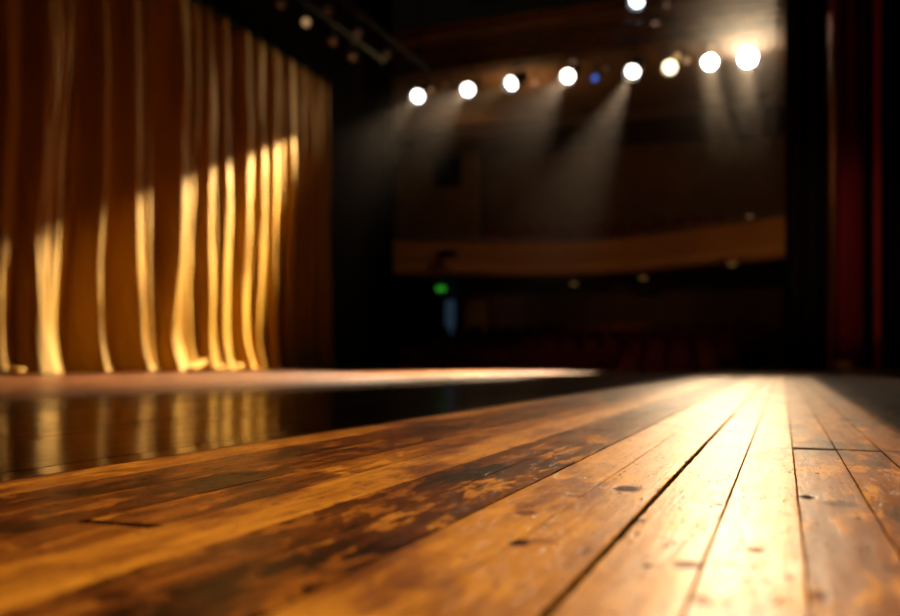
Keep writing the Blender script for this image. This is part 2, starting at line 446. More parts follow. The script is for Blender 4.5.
# ------------------------------------------------------------------ theatre seats
def seat_mesh():
    bm = bmesh.new()
    add_box(bm, (-.22, -.22, .38), (.22, .22, .48), .03)
    bm2 = bmesh.new()
    add_box(bm2, (-.23, .2, .42), (.23, .29, .92), .035)
    for s in (-1, 1):
        add_box(bm2, (s * .26 - .03, -.15, .0), (s * .26 + .03, .22, .62), .012)
    return bm, bm2
sb, s2 = seat_mesh()
def first_seat():
    r = empty('theatre_seat')
    link('cushion', sb, M['seat_velvet'], r); link('backrest', s2, M['seat_velvet'], r)
    return r
seat0 = first_seat()
used = False
def place_seat(x, y, z, label, group):
    global used
    if not used: r = seat0; used = True
    else:
        r = seat0.copy(); COL.objects.link(r)
        for ch in list(seat0.children):
            c = ch.copy(); COL.objects.link(c); c.parent = r
    r.location = (x, y, z); tag(r, label, 'seat', group)
for k in range(1, 12, 2):
    y = 17.6 + k * .95 + .45
    fw = y * .935
    xa = on_plane(400, 350, 1, y).x; xb = on_plane(738, 350, 1, y).x
    n = int((xb - xa) / .62)
    for i in range(n):
        place_seat(xa + .3 + i * .62, y, row_floor(y - .45) + .005, 'dark red theatre seat in the unlit stalls below the balcony', 'stalls seats')
for y, z in BROWS:
    xa = max(-9.9, on_plane(470, 230, 1, y).x); xb = on_plane(780, 230, 1, y).x
    for i in range(int((xb - xa) / .64)):
        place_seat(xa + .3 + i * .64, y, z + .005, 'dark red theatre seat up on the balcony behind its wooden front', 'balcony seats')

# ------------------------------------------------------------------ small things of the auditorium
p = on_plane(441, 288, 1, 26.9)
r = empty('exit_sign', p); tag(r, 'small glowing green exit sign hanging under the balcony just above the blue lit door', 'sign')
link('housing', box((-.18, 0, -.13), (.18, .16, .13), .01), M['black_metal'], r)
M['green_panel'] = glow('green_panel', (0.08, 1.0, 0.05), 0.3)
for sx in (-.15, .15):
    bm = bmesh.new(); add_tube(bm, [(sx, .1, .13), (sx, .1, ZB + .03 - p.z)], .012, 6); link('hanger', bm, M['black_metal'], r)
link('lit_panel', box((-.15, -.012, -.1), (.15, 0, .1), .004), M['green_panel'], r)
for (px_, py_, Y, lab) in ((574, 278, 26.4, 'small dim amber ceiling light under the balcony, leftmost of three'),
                          (643, 273.5, 25.2, 'small dim amber ceiling light under the balcony, middle one of three'),
                          (732, 267.5, 22.4, 'small dim amber ceiling light under the balcony, rightmost of three')):
    p = on_plane(px_, py_, 1, Y)
    r = empty('ceiling_light', (p.x, p.y, ZB + .02)); tag(r, lab, 'ceiling light', 'lights under the balcony')
    bm = bmesh.new(); add_lathe(bm, [(0, 0), (.12, 0), (.13, -.03), (.11, -.06), (0, -.06)]); link('rim', bm, M['brass'], r, True)
    bm = bmesh.new(); add_lathe(bm, [(.1, -.06), (.09, -.1), (.05, -.13), (0, -.14)])
    if 'amber_globe' not in M: M['amber_globe'] = glow('amber_globe', (1.0, 0.5, 0.14), 0.11)
    link('globe', bm, M['amber_globe'], r, True)

def speaker_box(name, loc, w, d, h, label, cat, rz=0.0):
    r = empty(name, loc, rz); tag(r, label, cat)
    link('cabinet', box((-w / 2, -d / 2, 0), (w / 2, d / 2, h), .015), M['black_metal'], r)
    link('grille', box((-w / 2 + .03, -d / 2 - .015, .03), (w / 2 - .03, -d / 2, h - .03), .005), M['grille'], r)
    return r
p = on_plane(447, 258, 1, path[2].y - .30)
speaker_box('hanging_speaker', (p.x, p.y, p.z), .5, .3, .22, 'small black loudspeaker fixed to the front of the balcony', 'loudspeaker')
p = on_plane(648, 296, 1, 25.6)
r = speaker_box('underbalcony_speaker', (p.x, p.y, p.z), .75, .4, .5, 'black loudspeaker hanging below the balcony in the middle', 'loudspeaker')
for s in (-1, 1):
    bm = bmesh.new(); add_tube(bm, [(s * .25, 0, .5), (s * .25, 0, ZB + .03 - p.z)], .015); link('hanger', bm, M['black_metal'], r)

# ------------------------------------------------------------------ gold curtain
#      photo x of the fold at z = 5, 2.6, 1.2, 0 ; half width (px) ; depth (m) ; flare at the hem
BULGES = [(49, 38, 30, 27, 13, .36, 1.5), (66, 54, 46, 40, 9, .30, 1.3), (14, 7, 0, -4, 10, .24, 1.4), (104, 101, 96, 91, 7, .18, 1.3), (133, 134, 135, 136, 8, .24, 1.3), (180, 178, 174, 169, 9.5, .30, 1.6),
          (210, 208, 206, 205, 8, .26, 1.4), (227, 225, 223, 222, 7, .25, 1.3), (246, 244, 243, 243, 6, .24, 1.1), (262, 260, 259, 259, 7, .2, 1.0), (278, 276, 274, 273, 6.5, .22, 1.0), (294, 291, 289, 288, 6, .2, 1.0)]
FOLDS = [(-40, -44, -46, -48, 7, .22, 1.2), (-30, -34, -36, -40, 4, .2, 1.2), (-18, -22, -24, -28, 5, .18, 1.2), (-6, -10, -12, -13, 3, .12, 1.2),
         (10, 3, -4, -9, 5, .26, 1.5), (17, 12, 5, 4, 3, .16, 1.6), (26, 21, 14, 12, 2.6, .13, 1.3),
         (46, 33, 25, 18, 4.2, .32, 1.5), (52, 40, 32, 29, 3.4, .24, 1.6), (69, 54, 44, 38, 4, .30, 1.5), (75, 60, 50, 45, 2.4, .14, 1.2),
         (88, 82, 72, 62, 2.5, .08, 1.0),
         (101, 98, 93, 87, 4.2, .32, 1.5), (107, 104, 99, 95, 2.4, .18, 1.3), (117, 111, 106, 103, 2.6, .1, 1.0),
         (130, 131, 132, 132, 4.4, .33, 1.4), (137, 138, 138, 140, 2.6, .25, 1.3), (152, 148, 145, 146, 3.2, .22, 1.1), (164, 160, 156, 154, 2.2, .07, 1.0),
         (176, 174, 170, 163, 4.6, .36, 1.7), (183, 181, 178, 176, 3.6, .30, 1.8), (197, 190, 186, 189, 3.6, .26, 1.6),
         (207, 205, 203, 201, 3.8, .32, 1.5), (213, 211, 210, 210, 2.4, .25, 1.4), (224, 222, 219, 217, 4.2, .32, 1.4), (231, 229, 228, 229, 2.4, .18, 1.4),
         (243, 241, 240, 240, 3.6, .31, 1.2), (249, 248, 247, 247, 2.0, .24, 1.1), (259, 257, 255, 255, 3.4, .30, 1.2), (266, 265, 264, 264, 2.2, .2, 1.0), (275, 272, 270, 269, 3.4, .30, 1.2),
         (282, 281, 279, 278, 2.2, .22, 1.0), (291, 288, 286, 285, 3.2, .28, 1.2), (297, 295, 293, 292, 1.8, .22, 1.1), (304, 301, 300, 298, 2.6, .26, 1.1), (313, 311, 310, 309, 2.4, .22, 1.0), (321, 320, 319, 318, 2.4, .24, 1.0), (329, 329, 328, 328, 2.0, .22, 1.0)]
CT = 5.40
def fold_x(f, z):
    zs = (5.0, 2.6, 1.2, 0.0)
    if z >= 5: return f[0]
    for k in range(3):
        if z >= zs[k + 1]:
            t = (zs[k] - z) / (zs[k] - zs[k + 1]); 
            return f[k] + (f[k + 1] - f[k]) * t
    return f[3]
def curtain_depth(y, z, table):
    s = 0.0
    for (yc, w, a) in table:
        t = abs(y - yc) / w
        if t < 2.2: s = max(s, a / (1 + t ** 4 * 1.0)) if t > .01 else max(s, a)
    return s
def build_curtain():
    y0, y1 = 5.6, 14.72
    ny, nz = 760, 70
    bm = bmesh.new(); rows = []
    for j in range(nz + 1):
        q = j / nz
        z = 0.012 + (CT - .012) * (q ** 1.5)
        table = []
        for k, f in enumerate(FOLDS + BULGES):
            xx = fold_x(f, z)
            yc = curtain_y(xx); w = (curtain_y(xx + f[4]) - curtain_y(xx - f[4])) / 2
            hem = max(0.0, 1 - z / .7)
            w *= 1.12; w *= 1 + (f[6] - 1) * hem ** 2 + .12 * noise.noise((k * 3.1, z * .9, 0))
            a = f[5] * (1 + .25 * noise.noise((k * 1.7, z * .6, 5))) * (0.72 + .28 * min(1, (CT - z) / 1.5)) * (1 + .45 * hem ** 2)
            yc += .03 * noise.noise((k * 5.3, z * .8, 2))
            table.append((yc, w, a))
        row = []
        for i in range(ny + 1):
            y = y0 + (y1 - y0) * i / ny
            d = curtain_depth(y, z, table)
            d += .018 * noise.noise((y * 9.0, z * .35, 1)) + .010 * noise.noise((y * 24.0, z * .5, 3)) + .05 * noise.noise((y * 1.3, z * .25, 8))
            row.append(bm.verts.new((-8.18 + d, y, z)))
        rows.append(row)
    for a, b in zip(rows, rows[1:]):
        for i in range(ny): bm.faces.new((a[i], a[i + 1], b[i + 1], b[i]))
    bmesh.ops.smooth_vert(bm, verts=bm.verts[:], factor=.4, use_axis_x=True, use_axis_y=False, use_axis_z=False)
    r = empty('stage_curtain', (0, 0, 0)); tag(r, 'tall pleated gold curtain hanging in deep folds along the side of the stage', 'curtain')
    o = link('drape', bm, M['gold_satin'], r, True)
    so = o.modifiers.new('thickness', 'SOLIDIFY'); so.thickness = .008; so.offset = -1
    # gathered rolls of cloth where the folds meet the boards
    for (xa, xb, ht, lab) in ((-5, 10, .075, 0), (17, 41, .085, 0), (82, 96, .075, 0), (127, 141, .085, 0), (160, 193, .11, 1), (199, 214, .075, 0), (219, 231, .10, 0)):
        bm = bmesh.new(); n = 14; P = []; Rr = []
        ya, yb = curtain_y(xa), curtain_y(xb)
        for k in range(n + 1):
            t = k / n
            y = ya + (yb - ya) * t
            z = ht * .5 + .012 * noise.noise((y * 6, 1, 1)) + (.09 * (1 - 2 * t) ** 2 if lab else .02 * (1 - 2 * t) ** 2)
            P.append((-7.80 + .05 * math.sin(t * PI) + .02 * noise.noise((y * 4, 5, 2)), y, z + .004))
            Rr.append(ht * .5 * (.55 + .45 * math.sin(PI * (0.08 + .84 * t))) * (1 + .18 * noise.noise((y * 9, 3, 3))))
        add_tube(bm, P, Rr, 12)
        link('gathered_hem', bm, M['gold_satin'], r, True)
    bm = bmesh.new(); add_tube(bm, [(-8.1, y0, CT + .05), (-8.1, y1, CT + .05)], .04); link('track', bm, M['black_velour'], r)
    for k in range(6):
        y = y0 + .4 + k * 1.6
        bm = bmesh.new(); add_tube(bm, [(-8.1, y, CT + .05), (-8.1, y, 9.0)], .012, 6); link('hanger', bm, M['black_metal'], r)
build_curtain()

# ------------------------------------------------------------------ plain drapes (pleated sheets with thickness)
def drape(name, x0, x1, y, z0, z1, mat, pitch, amp, parent=None, seed=0, ny=None, lean=0.0):
    bm = bmesh.new(); n = ny or int((x1 - x0) / .012); nz = 16; rows = []
    for j in range(nz + 1):
        z = z0 + (z1 - z0) * j / nz; row = []
        for i in range(n + 1):
            x = x0 + (x1 - x0) * i / n
            ph = 2 * PI * x / pitch + 1.4 * noise.noise((x * 3, z * .2, seed)) + seed
            d = amp * (math.sin(ph) + .35 * math.sin(2.3 * ph + 1)) + .3 * amp * noise.noise((x * 8, z * .5, seed + 4))
            row.append(bm.verts.new((x + lean * (z1 - z) * .01, y + d, z)))
        rows.append(row)
    for a, b in zip(rows, rows[1:]):
        for i in range(n): bm.faces.new((a[i], a[i + 1], b[i + 1], b[i]))
    o = link(name, bm, mat, parent, True)
    so = o.modifiers.new('thickness', 'SOLIDIFY'); so.thickness = .008
    return o
# black masking drape at the far left, between the gold curtain and the auditorium
xa = on_plane(322, 300, 1, 18.3).x; xb = on_plane(392, 300, 1, 18.3).x
r = empty('masking_drape', ((xa + xb) / 2, 18.3, -1.2)); tag(r, 'black masking drape hanging just beyond the end of the gold curtain', 'drape')
o = drape('fabric', xa - (xa + xb) / 2, xb - (xa + xb) / 2, 0, .02, 10.0, M['black_velour'], .3, .05, r, 1)
bm = bmesh.new(); add_tube(bm, [(-.9, 0, 10.05), (.9, 0, 10.05)], .03); link('batten', bm, M['black_metal'], r)
# black leg on the right
xa = on_plane(785, 300, 1, 13.6).x; xb = on_plane(829, 300, 1, 13.6).x
r = empty('black_leg_drape', ((xa + xb) / 2, 13.6, 0)); tag(r, 'plain black leg drape left of the red curtain', 'drape')
drape('fabric', xa - (xa + xb) / 2, xb - (xa + xb) / 2, 0, .01, 8.9, M['black_velour'], .22, .03, r, 2)
bm = bmesh.new(); add_tube(bm, [(-.34, 0, 8.93), (.34, 0, 8.93)], .03); link('batten', bm, M['black_metal'], r)
# thin pole beside the red curtain
p = on_plane(833, 300, 1, 13.3)
r = empty('boom_pole', (p.x, 13.3, 0)); tag(r, 'thin bare metal pole standing at the edge of the red curtain', 'pole')
bm = bmesh.new(); add_tube(bm, [(0, 0, .03), (0, 0, 8.9)], .026, 14); link('tube', bm, M['steel'], r, True)
bm = bmesh.new(); add_lathe(bm, [(0, 0), (.12, 0), (.12, .02), (.05, .035), (0, .035)]); link('base_plate', bm, M['black_metal'], r)
# red curtain
xa = on_plane(829, 300, 1, 13.9).x
r = empty('red_curtain', (xa + 1.0, 13.9, 0)); tag(r, 'dark red velvet curtain at the right edge of the stage', 'curtain')
wr = on_plane(864, 300, 1, 13.9).x - xa - 1.0
drape('fabric', -1.0, wr, 0, .03, 8.9, M['red_velvet'], .22, .07, r, 5)
wa = on_plane(874, 300, 1, 13.75).x - xa - 1.0
drape('return_edge', wa, wa + .07, -.2, .03, 8.9, M['red_velvet'], .22, .04, r, 8)
drape('hem_fringe', -1.0, -.72, -.13, .012, .15, M['gold_fringe'], .12, .015, r, 3, ny=30)
bm = bmesh.new(); add_tube(bm, [(-1.05, 0, 8.93), (1.65, 0, 8.93)], .03); link('batten', bm, M['black_metal'], r)
r = empty('black_leg_drape', (xa + 1.6, 14.1, 0)); tag(r, 'plain black leg drape right of and behind the red curtain', 'drape')
drape('fabric', -1.2, 1.3, 0, .01, 8.9, M['black_velour'], .26, .03, r, 6)
bm = bmesh.new(); add_tube(bm, [(-1.2, 0, 8.93), (1.3, 0, 8.93)], .03); link('batten', bm, M['black_metal'], r)
# equipment case at the far right edge
p = on_plane(898, 371.5, 2, 0)
r = empty('equipment_case', (p.x + .12, 11.9, 0)); tag(r, 'small black equipment case with brass corners at the far right', 'case')
link('body', box((-.18, -.14, 0), (.18, .14, .11), .01), M['black_metal'], r)
bm = bmesh.new()
for s in (-1, 1): add_box(bm, (s * .16 - .028, -.15, .085), (s * .16 + .028, -.1, .118), .004)
link('corner_fittings', bm, M['brass'], r)
# wedge monitor
pa = on_plane(738, 369, 1, 14.4); pb = on_plane(784, 369, 1, 14.4)
cx = (pa.x + pb.x) / 2; w = pb.x - pa.x
r = empty('wedge_monitor', (cx, 14.4, 0)); tag(r, 'black wedge shaped stage monitor at the stage edge beside the black leg drape', 'loudspeaker')
bm = bmesh.new(); h = .62
pr = [(-w / 2, 0), (-w / 2, .14), (-w * .12, h * .78), (w * .2, h), (w / 2, h), (w / 2, 0)]
A = [bm.verts.new((x, -.25, z)) for x, z in pr]; B = [bm.verts.new((x, .25, z)) for x, z in pr]
bm.faces.new(A); bm.faces.new(B[::-1])
for k in range(len(pr)): bm.faces.new((A[k], A[(k + 1) % 6], B[(k + 1) % 6], B[k]))
bmesh.ops.bevel(bm, geom=bm.edges[:], offset=.012, segments=2, affect='EDGES')
link('cabinet', bm, M['black_velour'], r)
bm = bmesh.new()
(xa_, za_), (xb_, zb_) = pr[1], pr[2]
nx, nz_ = -(zb_ - za_), (xb_ - xa_); ln = math.hypot(nx, nz_); nx, nz_ = nx / ln * .012, nz_ / ln * .012
vs = []
for (t, oy) in ((.08, -.22), (.92, -.22), (.92, .22), (.08, .22)):
    vs.append(bm.verts.new((xa_ + (xb_ - xa_) * t + nx, oy, za_ + (zb_ - za_) * t + nz_)))
f = bm.faces.new(vs); e = bmesh.ops.extrude_face_region(bm, geom=[f])
bmesh.ops.translate(bm, verts=[v for v in e['geom'] if isinstance(v, bmesh.types.BMVert)], vec=(-nx, 0, -nz_))
link('grille', bm, M['grille'], r)

# ------------------------------------------------------------------ lighting rig
def beam_gobo(light, P, planes, quat):
    """framing shutters of a profile lantern: the light passes only on the inner side of each plane through the lens"""
    light.use_nodes = True
    g = G(light.node_tree); em = next(n for n in g.n if n.type == 'EMISSION')
    nv = g.node('ShaderNodeTexCoord').outputs['Normal']
    out = None
    for (A, B, inside, soft) in planes:
        n = (Vector(A) - P).cross(Vector(B) - P).normalized()
        if n.dot(Vector(inside) - P) < 0: n = -n
        nl = quat.inverted() @ n
        d = g.node('ShaderNodeVectorMath', operation='DOT_PRODUCT')
        g.put(d.inputs[0], nv); d.inputs[1].default_value = nl
        k = g.step(d.outputs['Value'], -soft, soft)
        out = k if out is None else g.math('MULTIPLY', out, k)
    g.put(em.inputs['Strength'], out)

MESHES = {}
def lantern_parts(kind):
    if kind in MESHES: return MESHES[kind]
    s = {'large': 1.0, 'hot': 1.22, 'small': .5}[kind]
    bm = bmesh.new()
    add_lathe(bm, [(.155 * s, -.10 * s), (.165 * s, -.10 * s), (.165 * s, .02), (.15 * s, .06 * s), (.15 * s, .3 * s), (.12 * s, .36 * s), (.12 * s, .5 * s), (.07 * s, .56 * s), (0, .57 * s)], 28)
    add_lathe(bm, [(.155 * s, -.10 * s), (.15 * s, .0), (.12 * s, .02 * s), (0, .03 * s)], 28)
    bb = bpy.data.meshes.new('barrel'); bmesh.ops.recalc_face_normals(bm, faces=bm.faces[:]); bm.to_mesh(bb); bm.free()
    for p_ in bb.polygons: p_.use_smooth = True
    bb.materials.append(M['black_metal'])
    bm = bmesh.new(); add_lathe(bm, [(.124 * s, -.012), (.085 * s, -.022 * s - .004), (0, -.034 * s - .004)], 28)
    for f_ in bm.faces: f_.normal_update()
    lens = bm
    ll = bpy.data.meshes.new('lens'); bm.to_mesh(ll); bm.free()
    for p_ in ll.polygons: p_.use_smooth = True
    bm = bmesh.new(); n = 10
    pts = [(-.2 * s, 0, 0), (-.2 * s, 0, .22 * s), (-.16 * s, 0, .3 * s), (.16 * s, 0, .3 * s), (.2 * s, 0, .22 * s), (.2 * s, 0, 0)]
    add_tube(bm, pts, .018 * s, 6)
    yk = bpy.data.meshes.new('yoke'); bm.to_mesh(yk); bm.free(); yk.materials.append(M['black_metal'])
    MESHES[kind] = (bb, ll, yk, s); return MESHES[kind]

def lantern(name, pos, target, kind, lens_mat, label, group, pipe_z=None):
    bb, ll, yk, s = lantern_parts(kind)
    pos = Vector(pos); d = (Vector(target) - pos).normalized()
    q = d.to_track_quat('-Z', 'Y')
    r = empty(name, pos); tag(r, label, 'stage light', group)
    def child(nm, me, quat, off=(0, 0, 0), mat=None):
        if mat is not None:
            me = me.copy(); me.materials.clear(); me.materials.append(mat)
        o = bpy.data.objects.new(nm, me); COL.objects.link(o); o.parent = r
        o.rotation_mode = 'QUATERNION'; o.rotation_quaternion = quat; o.location = off
        return o
    child('barrel', bb, q); child('lens', ll, q, mat=lens_mat)
    yaw = Vector((0, 1, 0)).rotation_difference(Vector((-d.x, -d.y, 0)).normalized())
    back = -d * .2 * s
    child('yoke', yk, yaw, back)
    if pipe_z is not None:
        bm = bmesh.new(); top = pipe_z - pos.z
        add_tube(bm, [back + Vector((0, 0, .29 * s)), back + Vector((0, 0, max(top - .03, .32 * s)))], .02, 8)
        add_box(bm, (back.x - .03, back.y - .045, top - .05), (back.x + .03, back.y + .045, top - .02))
        link('clamp', bm, M['black_metal'], r)
    return r, q

def spot(parent, q, P, power, col, angle, blend, planes, radius=.02, name='beam_light'):
    L = bpy.data.lights.new(name, 'SPOT'); L.energy = power; L.color = col
    L.spot_size = angle; L.spot_blend = blend; L.shadow_soft_size = radius
    o = bpy.data.objects.new(name, L); COL.objects.link(o)
    o.parent = parent; o.rotation_mode = 'QUATERNION'; o.rotation_quaternion = q
    off = (q @ Vector((0, 0, -1))) * .14
    o.location = off
    if planes: beam_gobo(L, P + off, planes, q)
    return o

YL = 17.5
WARM = (1.0, .72, .42); WHITE = (1.0, .74, .48); COOL = (.86, .95, 1.0)
M['lens_white'] = glow('lens_white', (1.0, .95, .86), 9.0)
M['lens_hot'] = glow('lens_hot', (1.0, .93, .84), 30.0)
M['lens_warm'] = glow('lens_warm', (1.0, .82, .5), 5.0)
M['lens_cool'] = glow('lens_cool', (.8, .95, 1.0), 7.0)
K_POOL = 46000
PX = {i: on_plane(x, y, 1, YL if i < 8 else 17.9) for i, (x, y) in enumerate([(418, 96), (468, 89.5), (512, 83), (568, 76), (633, 71), (670, 67), (710, 62), (748, 58), (637, 1)])}
pool_a, pool_b = on_plane(0, 404, 2, 0), on_plane(560, 381, 2, 0)
POOL = (pool_a, pool_b, (-6, 9, 0), .0010)
OFF_CURT = ((-7.55, 0, 0), (-7.55, 15, 0), (-5, 9, 0), .004)
CURT_ONLY = ((-7.2, 0, 0), (-7.2, 15, 0), (-8, 9, 0), .004)
lane_l = (on_plane(0, 481, 2, 0), on_plane(680, 380, 2, 0), (0, 4, 0), .0012)
lane_r = (on_plane(900, 435, 2, 0), on_plane(817, 381, 2, 0), (0, 4, 0), .0012)
lane_e = ((-3, 8.6, 0), (3, 8.6, 0), (0, 4, 0), .004)
lane_n = ((-3, -1.5, 0), (3, -1.5, 0), (0, 4, 0), .004)
def cpt(x, y): return on_plane(x, y, 0, -7.85)
rowlab = 'lit stage lantern in the overhead row, '
specs = [
    (0, (-6.4, 8.0, 0), 'large', 'lens_white', rowlab + 'leftmost of the eight', 'POOL'),
    (1, (-5.2, 5.6, 0), 'large', 'lens_white', rowlab + 'second from the left', 'POOL'),
    (2, (-7.9, 9.6, 1.4), 'large', 'lens_white', rowlab + 'third from the left', 'CURT'),
    (3, (-4.4, 7.4, 0), 'large', 'lens_white', rowlab + 'fourth from the left', 'POOL'),
    (4, (-3.6, 10.6, 0), 'large', 'lens_white', rowlab + 'fourth from the right', 'POOL'),
    (5, (-2.0, 6.0, 0), 'large', 'lens_warm', rowlab + 'dimmer yellowish one third from the right', None),
    (6, (-0.3, 4.0, 0), 'large', 'lens_hot', rowlab + 'very bright second from the right', 'LANE'),
    (7, (-0.2, 3.0, 0), 'hot', 'lens_hot', rowlab + 'brightest of all at the right end', 'LANE')]
for i, tgt, kind, lm, lab, mode in specs:
    r, q = lantern('stage_lantern', PX[i], tgt, kind, M[lm], lab, 'overhead row of lit lanterns', 6.52)
    if mode == 'POOL':
        pw = {0: .5, 1: .7, 3: .9, 4: 2.5}[i]
        spot(r, q, PX[i], K_POOL * pw, WHITE, math.radians({0: 24, 1: 24, 3: 24, 4: 20}[i]), 1.0, [POOL, OFF_CURT])
    elif mode == 'CURT':
        top = (cpt(96, 222), cpt(291, 143), cpt(150, 350), .022)
        rgt = (cpt(299, 150), cpt(268, 320), cpt(100, 350), .02)
        spot(r, q, PX[i], 40000, (1.0, .76, .4), math.radians(44), .4, [top, rgt, CURT_ONLY])
    elif mode == 'LANE':
        spot(r, q, PX[i], 1550 if i == 7 else 2100, WARM, math.radians(50), .5, [lane_l, lane_r, lane_e, lane_n])
        if i == 7: SPILL = (PX[i].x - .03, PX[i].y - .35, PX[i].z - .1)
r, q = lantern('stage_lantern', (-0.4, -6.0, 6.2), (-0.1, 4.5, 0), 'large', M['lens_warm'], 'added stage lantern hung unseen behind the viewpoint to brighten the boards', None, 8.99)
spot(r, q, Vector((-0.4, -6.0, 6.2)), 7800, WARM, math.radians(44), 1.0, [lane_l, lane_r, lane_e])  # added front light for the lane, from an invented fixture out of view
# a cooler lantern on a higher bar, cut by the picture's edge
r, q = lantern('stage_lantern', PX[8], (-4.5, 11.5, 0), 'large', M['lens_cool'], 'cool white lantern on the higher bar at the top edge', None, 7.95)
spot(r, q, PX[8], 3500, COOL, math.radians(14), .5, [POOL])
# small lanterns behind the row, their lens glints painted as weak emission
def dim(x, y, col, st, lab, Y=18.45, pz=6.52, tgt=(-2, 2, 0)):
    nm = 'dim_lens_%d_%d' % (x, y)
    m = glow('dim_lens', col, st)
    lantern('small_lantern', on_plane(x, y, 1, Y), tgt, 'small', m, lab, 'small lanterns with painted glints', pz)
dim(430, 90, (1, .45, .18), .35, 'small dim orange lantern just right of the leftmost lit lantern')
dim(446, 85, (1, .42, .18), .06, 'small almost dark lantern between the two leftmost lit lanterns')
dim(519, 73, (1, .55, .25), .22, 'small dim brown lantern peeping above the third lit lantern')
dim(535, 83, (1, .42, .22), .5, 'small dim orange pink lantern between the third and fourth lit lanterns')
dim(573, 62, (1, .5, .35), .16, 'small faint lantern right above the fourth lit lantern')
dim(595, 78, (.08, .22, 1), .75, 'small blue lantern in the overhead row')
dim(606, 68, (1, .5, .3), .05, 'small almost dark lantern just right of the blue one')
dim(677, 57, (1, .6, .2), 1.1, 'small golden lantern tucked above the yellowish lit lantern')
dim(687, 60.5, (1, .55, .25), .55, 'small amber lantern left of the second brightest lantern')
dim(712, 47, (1, .5, .2), .7, 'small amber lantern above the second brightest lantern')
dim(655, 22, (1, .5, .35), .35, 'small dim pinkish lantern below the cool white lantern on the higher bar', pz=7.95)
dim(667, 5, (1, .55, .35), .10, 'small faint lantern right of the cool white lantern on the higher bar', pz=7.95)
# the bars / truss
def truss(name, za, zb, Y, x0, x1, label):
    r = empty(name, ((x0 + x1) / 2, Y, za)); tag(r, label, 'truss')
    w = (x1 - x0) / 2; h = zb - za
    for z in (0, h):
        bm = bmesh.new(); add_tube(bm, [(-w, 0, z), (w, 0, z)], .03, 10); link('chord', bm, M['black_metal'], r, True)
    bm = bmesh.new(); n = int(w * 2 / .5)
    for k in range(n):
        xa = -w + k * 2 * w / n; xm = xa + w / n; xb = xa + 2 * w / n
        add_tube(bm, [(xa, 0, 0), (xm, 0, h)], .014, 6); add_tube(bm, [(xm, 0, h), (xb, 0, 0)], .014, 6)
    link('lattice', bm, M['black_metal'], r)
    for x in (-w * .8, -w * .27, w * .27, w * .8):
        bm = bmesh.new(); add_tube(bm, [(x, 0, h), (x, 0, 8.99 - za)], .012, 6); link('hanger', bm, M['black_metal'], r)
    return r
truss('lighting_truss', 6.55, 6.9, 17.66, -8.4, 1.6, 'horizontal metal lattice truss the row of lit lanterns hangs from')
truss('lighting_truss', 7.98, 8.25, 18.06, -6.4, 1.6, 'higher truss above the row, carrying the cool white lantern')
# side bars above the gold curtain with unlit lanterns, the glints on their lenses painted as faint emission
def side_bar(X, items, label):
    z = items[0][2]
    ps = [on_plane(x, y, 0, X) for x, y, *_ in items]
    zc = sum(p.z for p in ps) / len(ps)
    r = empty('side_bar', (X, 10.5, zc + .3)); tag(r, label, 'bar')
    bm = bmesh.new(); add_tube(bm, [(0, -3.0, 0), (0, 4.2, 0)], .028, 10); link('tube', bm, M['black_velour'], r, True)
    for y in (-2.5, .5, 3.7):
        bm = bmesh.new(); add_tube(bm, [(0, y, 0), (0, y, 8.99 - zc - .3)], .012, 6); link('hanger', bm, M['black_metal'], r)
    for (x, y, st, col, lab), p in zip(items, ps):
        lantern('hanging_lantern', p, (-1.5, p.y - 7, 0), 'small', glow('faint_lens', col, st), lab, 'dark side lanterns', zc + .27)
side_bar(-6.9, [(281, 4, .015, (1, .45, .2), 'dark side lantern above the curtain, the one nearest the top edge'),
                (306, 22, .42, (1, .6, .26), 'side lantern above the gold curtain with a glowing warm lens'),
                (333, 41, .03, (1, .42, .2), 'dark side lantern just beyond the one with the glowing lens'),
                (353, 57, .045, (1, .5, .2), 'dark side lantern farthest along the bar over the curtain end')],
         'black bar above the gold curtain carrying the glowing side lantern')
side_bar(-6.0, [(328, 10, .008, (1, .5, .3), 'nearly invisible lantern on the inner bar, nearest the top edge'),
                (358, 33, .018, (.9, .6, .5), 'nearly invisible lantern in the middle of the inner bar'),
                (387, 54, .012, (.8, .8, .5), 'nearly invisible lantern at the far end of the inner bar')],
         'second black bar inside the first, over the dark stage side')
# spotlight on the balcony rail
p = on_plane(750, 218, 1, path[8].y - .05)
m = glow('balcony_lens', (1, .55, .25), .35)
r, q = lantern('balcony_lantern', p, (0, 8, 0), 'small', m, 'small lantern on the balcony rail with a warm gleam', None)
bm = bmesh.new(); add_tube(bm, [(0, .1, -.02), (0, .12, ZT - p.z)] if p.z > ZT else [(0, .1, 0), (0, .12, ZT - p.z)], .02, 8); link('clamp', bm, M['black_metal'], r)

# ------------------------------------------------------------------ haze
m = bpy.data.materials.new('stage_haze'); m.use_nodes = True
g = G(m.node_tree); g.n.remove(g.n['Principled BSDF'])
vs = g.node('ShaderNodeVolumeScatter'); vs.inputs['Anisotropy'].default_value = .75
hp = g.node('ShaderNodeTexCoord').outputs['Object']
hx = g.sep(hp)[0]
drift = g.noise(hp, .5, 2)
g.put(vs.inputs['Density'], g.math('MULTIPLY', g.math('ADD', .00012, g.step(hx, -2.3, -.7, 0.0, .0026)), g.math('ADD', .5, drift)))  # made denser on the right to give the brightest lantern its halo
vs.inputs['Color'].default_value = (1, .93, .86, 1)
g.l.new(vs.outputs[0], next(n for n in g.n if n.type == 'OUTPUT_MATERIAL').inputs['Volume'])
bm = bmesh.new()
ring = [(-7.3, 12.8), (-.1, 12.8), (-.1, 14.8), (3.9, 14.8), (3.9, 18.55), (-8.2, 18.55), (-8.2, 14.8), (-7.3, 14.8)]
lo = [bm.verts.new((x, y, .9)) for x, y in ring]; hi = [bm.verts.new((x, y, 8.9)) for x, y in ring]
bm.faces.new(lo[::-1]); bm.faces.new(hi)
